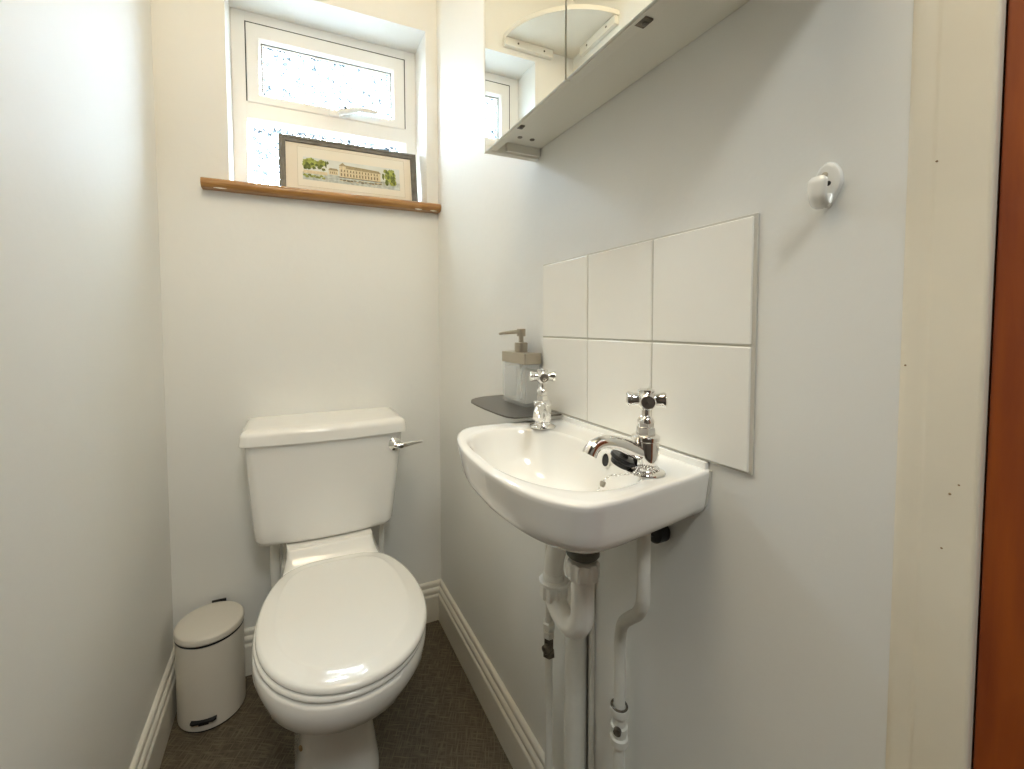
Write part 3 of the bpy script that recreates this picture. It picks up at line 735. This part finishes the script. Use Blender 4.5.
obj('cistern_lid', bm, ceram, toi, angle=50)
lx, lz, lyf = .2805, .7275, 1.2935
bm = NB(); lathe(bm, [(.0205, -.012), (.0210, 0), (.0195, .0035), (.0145, .0060), (.0095, .0120), (.0100, .0150), (.0060, .0180), (.0004, .0185)], (lx, lyf, lz), 28, (.06, -1, 0))
tube(bm, [(lx-.003, lyf-.015, lz-.002), (lx+.016, lyf-.019, lz-.002), (lx+.036, lyf-.021, lz+.0005), (lx+.058, lyf-.022, lz+.003), (lx+.082, lyf-.022, lz+.0045)], [.0085, .0095, .0068, .0045, .0036], 16, 0)
fl = obj('flush_lever', bm, chrome, cis); fl['label'] = 'chrome flush lever'
bm = NB(); tube(bm, [(-.060, 1.42, .49), (-.060, 1.42, .44), (-.060, 1.42, .30), (-.060, 1.44, .20), (-.060, 1.475, .17)], .0135, 16, 4)
lathe(bm, [(.015, 0), (.0165, .003), (.0165, .022), (.012, .026)], (-.060, 1.42, .455), 18); obj('overflow_pipe', bm, pvc, toi)
bm = NB(); tube(bm, [(.256, 1.40, .50), (.256, 1.40, .44), (.256, 1.40, .30), (.262, 1.43, .15), (.268, 1.45, 0)], .0085, 16, 4)
lathe(bm, [(.013, 0), (.0145, .003), (.0145, .020), (.010, .024)], (.256, 1.40, .466), 18); obj('inlet_pipe', bm, pvc, toi)

# ------------------------------------------------------------------ pedal bin
bx, by, br = -.2295, 1.3935, .0835
pb = thing('pedal_bin', 'small cream cylindrical pedal bin on the floor left of the toilet', 'bin', (bx, by, 0))
bm = NB(); lathe(bm, [(br-.006, 0), (br-.003, .001), (br-.003, .006), (br-.004, .007)], (bx, by, 0), 56); obj('base_ring', bm, rubber, pb)
bm = NB(); lathe(bm, [(br-.004, .0055), (br-.0005, .0065), (br, .010), (br, .2325), (br-.003, .2335)], (bx, by, 0), 64); obj('bin_body', bm, binm, pb)
bm = NB(); lathe(bm, [(br-.004, .2325), (br+.0005, .2345), (br+.0005, .2385), (br-.004, .240)], (bx, by, 0), 64); obj('rim_band', bm, rubber, pb)
bm = NB(); lathe(bm, [(br-.004, .2385), (br+.0012, .2400), (br+.0020, .2430), (br+.0018, .2540), (br-.0010, .2575), (br-.008, .2590), (br-.03, .2605), (.02, .2612), (.0004, .2612)], (bx, by, 0), 64); obj('bin_lid', bm, binm, pb, angle=60)
bm = NB(); box(bm, bx-.008, bx+.030, by+br+.001, by+br+.0045, .225, .262, .001); obj('hinge', bm, rubber, pb)
bm = NB()
# pedal faces the camera
pdx, pdy = -.235, -.97
import_dir = Vector((-.10, -1, 0)).normalized(); sd_ = Vector((-import_dir.y, import_dir.x, 0))
c0 = Vector((bx, by, .030))
def slab(bm, pts, z0, z1):
    loft(bm, [[(p.x, p.y, z0) for p in pts], [(p.x, p.y, z1) for p in pts]])
out = [(-.030, .076), (-.031, .0875), (-.024, .0925), (.024, .0925), (.031, .0875), (.030, .076)]
slab(bm, [c0+sd_*a+import_dir*b for a, b in out], .033, .0375)
slab(bm, [c0+sd_*a+import_dir*b for a, b in [(-.012, .06), (-.012, .0865), (.012, .0865), (.012, .06)]], .024, .0345)
obj('pedal', bm, rubber, pb)

# ------------------------------------------------------------------ daylight, ceiling lamp, added hall fill
W = bpy.data.worlds.new('sky'); bpy.context.scene.world = W; W.use_nodes = True
nt = W.node_tree; bg = nt.nodes['Background']           # overcast sky: brightest overhead, dim ground below the horizon
tcw = nt.nodes.new('ShaderNodeTexCoord'); sxyz = nt.nodes.new('ShaderNodeSeparateXYZ'); rw = nt.nodes.new('ShaderNodeValToRGB')
mr = nt.nodes.new('ShaderNodeMapRange'); mr.inputs['From Min'].default_value = -1; mr.inputs['From Max'].default_value = 1
nt.links.new(tcw.outputs['Generated'], sxyz.inputs[0]); nt.links.new(sxyz.outputs['Z'], mr.inputs['Value']); nt.links.new(mr.outputs['Result'], rw.inputs['Fac'])
cr = rw.color_ramp; cr.elements[0].position = .47; cr.elements[0].color = (.055, .062, .062, 1); cr.elements[1].position = .53; cr.elements[1].color = (.12, .155, .20, 1)
e1 = cr.elements.new(.72); e1.color = (.33, .43, .54, 1); e2 = cr.elements.new(.92); e2.color = (.76, .91, 1.0, 1)
nt.links.new(rw.outputs['Color'], bg.inputs[0]); bg.inputs[1].default_value = 215.0
def area(name, loc, rot, sx, sy, power, col, portal=False):
    l = bpy.data.lights.new(name, 'AREA'); l.shape = 'RECTANGLE'; l.size = sx; l.size_y = sy; l.energy = power; l.color = col
    if portal: l.cycles.is_portal = True
    o = bpy.data.objects.new(name, l); C.objects.link(o); o.location = loc; o.rotation_euler = rot; return o
area('window_portal', ((WX0+WX1)/2, YF+.07, H+.73), (-PI/2, 0, 0), .62, .62, 1, (1, 1, 1), True)
l = bpy.data.lights.new('ceiling_lamp', 'POINT'); l.energy = 8.2; l.color = (1.0, .845, .60); l.shadow_soft_size = .22
o = bpy.data.objects.new('ceiling_lamp', l); C.objects.link(o); o.location = (-.02, .42, 2.30)
l = bpy.data.lights.new('hall_fill', 'AREA'); l.shape = 'DISK'; l.size = .5; l.energy = 8.5; l.color = (.95, 1.0, .97)  # unseen fill light added behind the camera to brighten the room
o = bpy.data.objects.new('hall_fill', l); C.objects.link(o); o.location = (.1, -.7, 2.38)

# ------------------------------------------------------------------ camera
cam = bpy.data.cameras.new('camera'); co = bpy.data.objects.new('camera', cam); C.objects.link(co)
Rv = Vector((0.91618625, -0.40072473, -0.00473845)); Uv = Vector((0.02149484, 0.03733044, 0.99907177)); Fv = Vector((0.40017588, 0.91543767, -0.04281515))
# re-orthogonalise
Fv = Fv.normalized(); Rv = (Rv-Fv*Rv.dot(Fv)).normalized(); Uv = Rv.cross(Fv)
M = Matrix((Rv, Uv, -Fv)).transposed().to_4x4(); M.translation = Vector((0, 0, H)); co.matrix_world = M
cam.sensor_fit = 'HORIZONTAL'; cam.sensor_width = 36; cam.lens = 429.6271/1024*36
cam.shift_x = (512-479.4045)/1024; cam.shift_y = -(384.5-343.3018)/1024
cam.clip_start = .01
sc = bpy.context.scene; sc.camera = co
vs = sc.view_settings; vs.view_transform = 'Standard'; vs.look = 'None'; vs.exposure = 0.98; vs.gamma = 1; vs.use_curve_mapping = False
sc.cycles.use_denoising = True
sc.cycles.max_bounces = 10; sc.cycles.diffuse_bounces = 6; sc.cycles.transmission_bounces = 8; sc.cycles.transparent_max_bounces = 12
sc.cycles.caustics_reflective = False; sc.cycles.caustics_refractive = False
sc.cycles.sample_clamp_indirect = 6
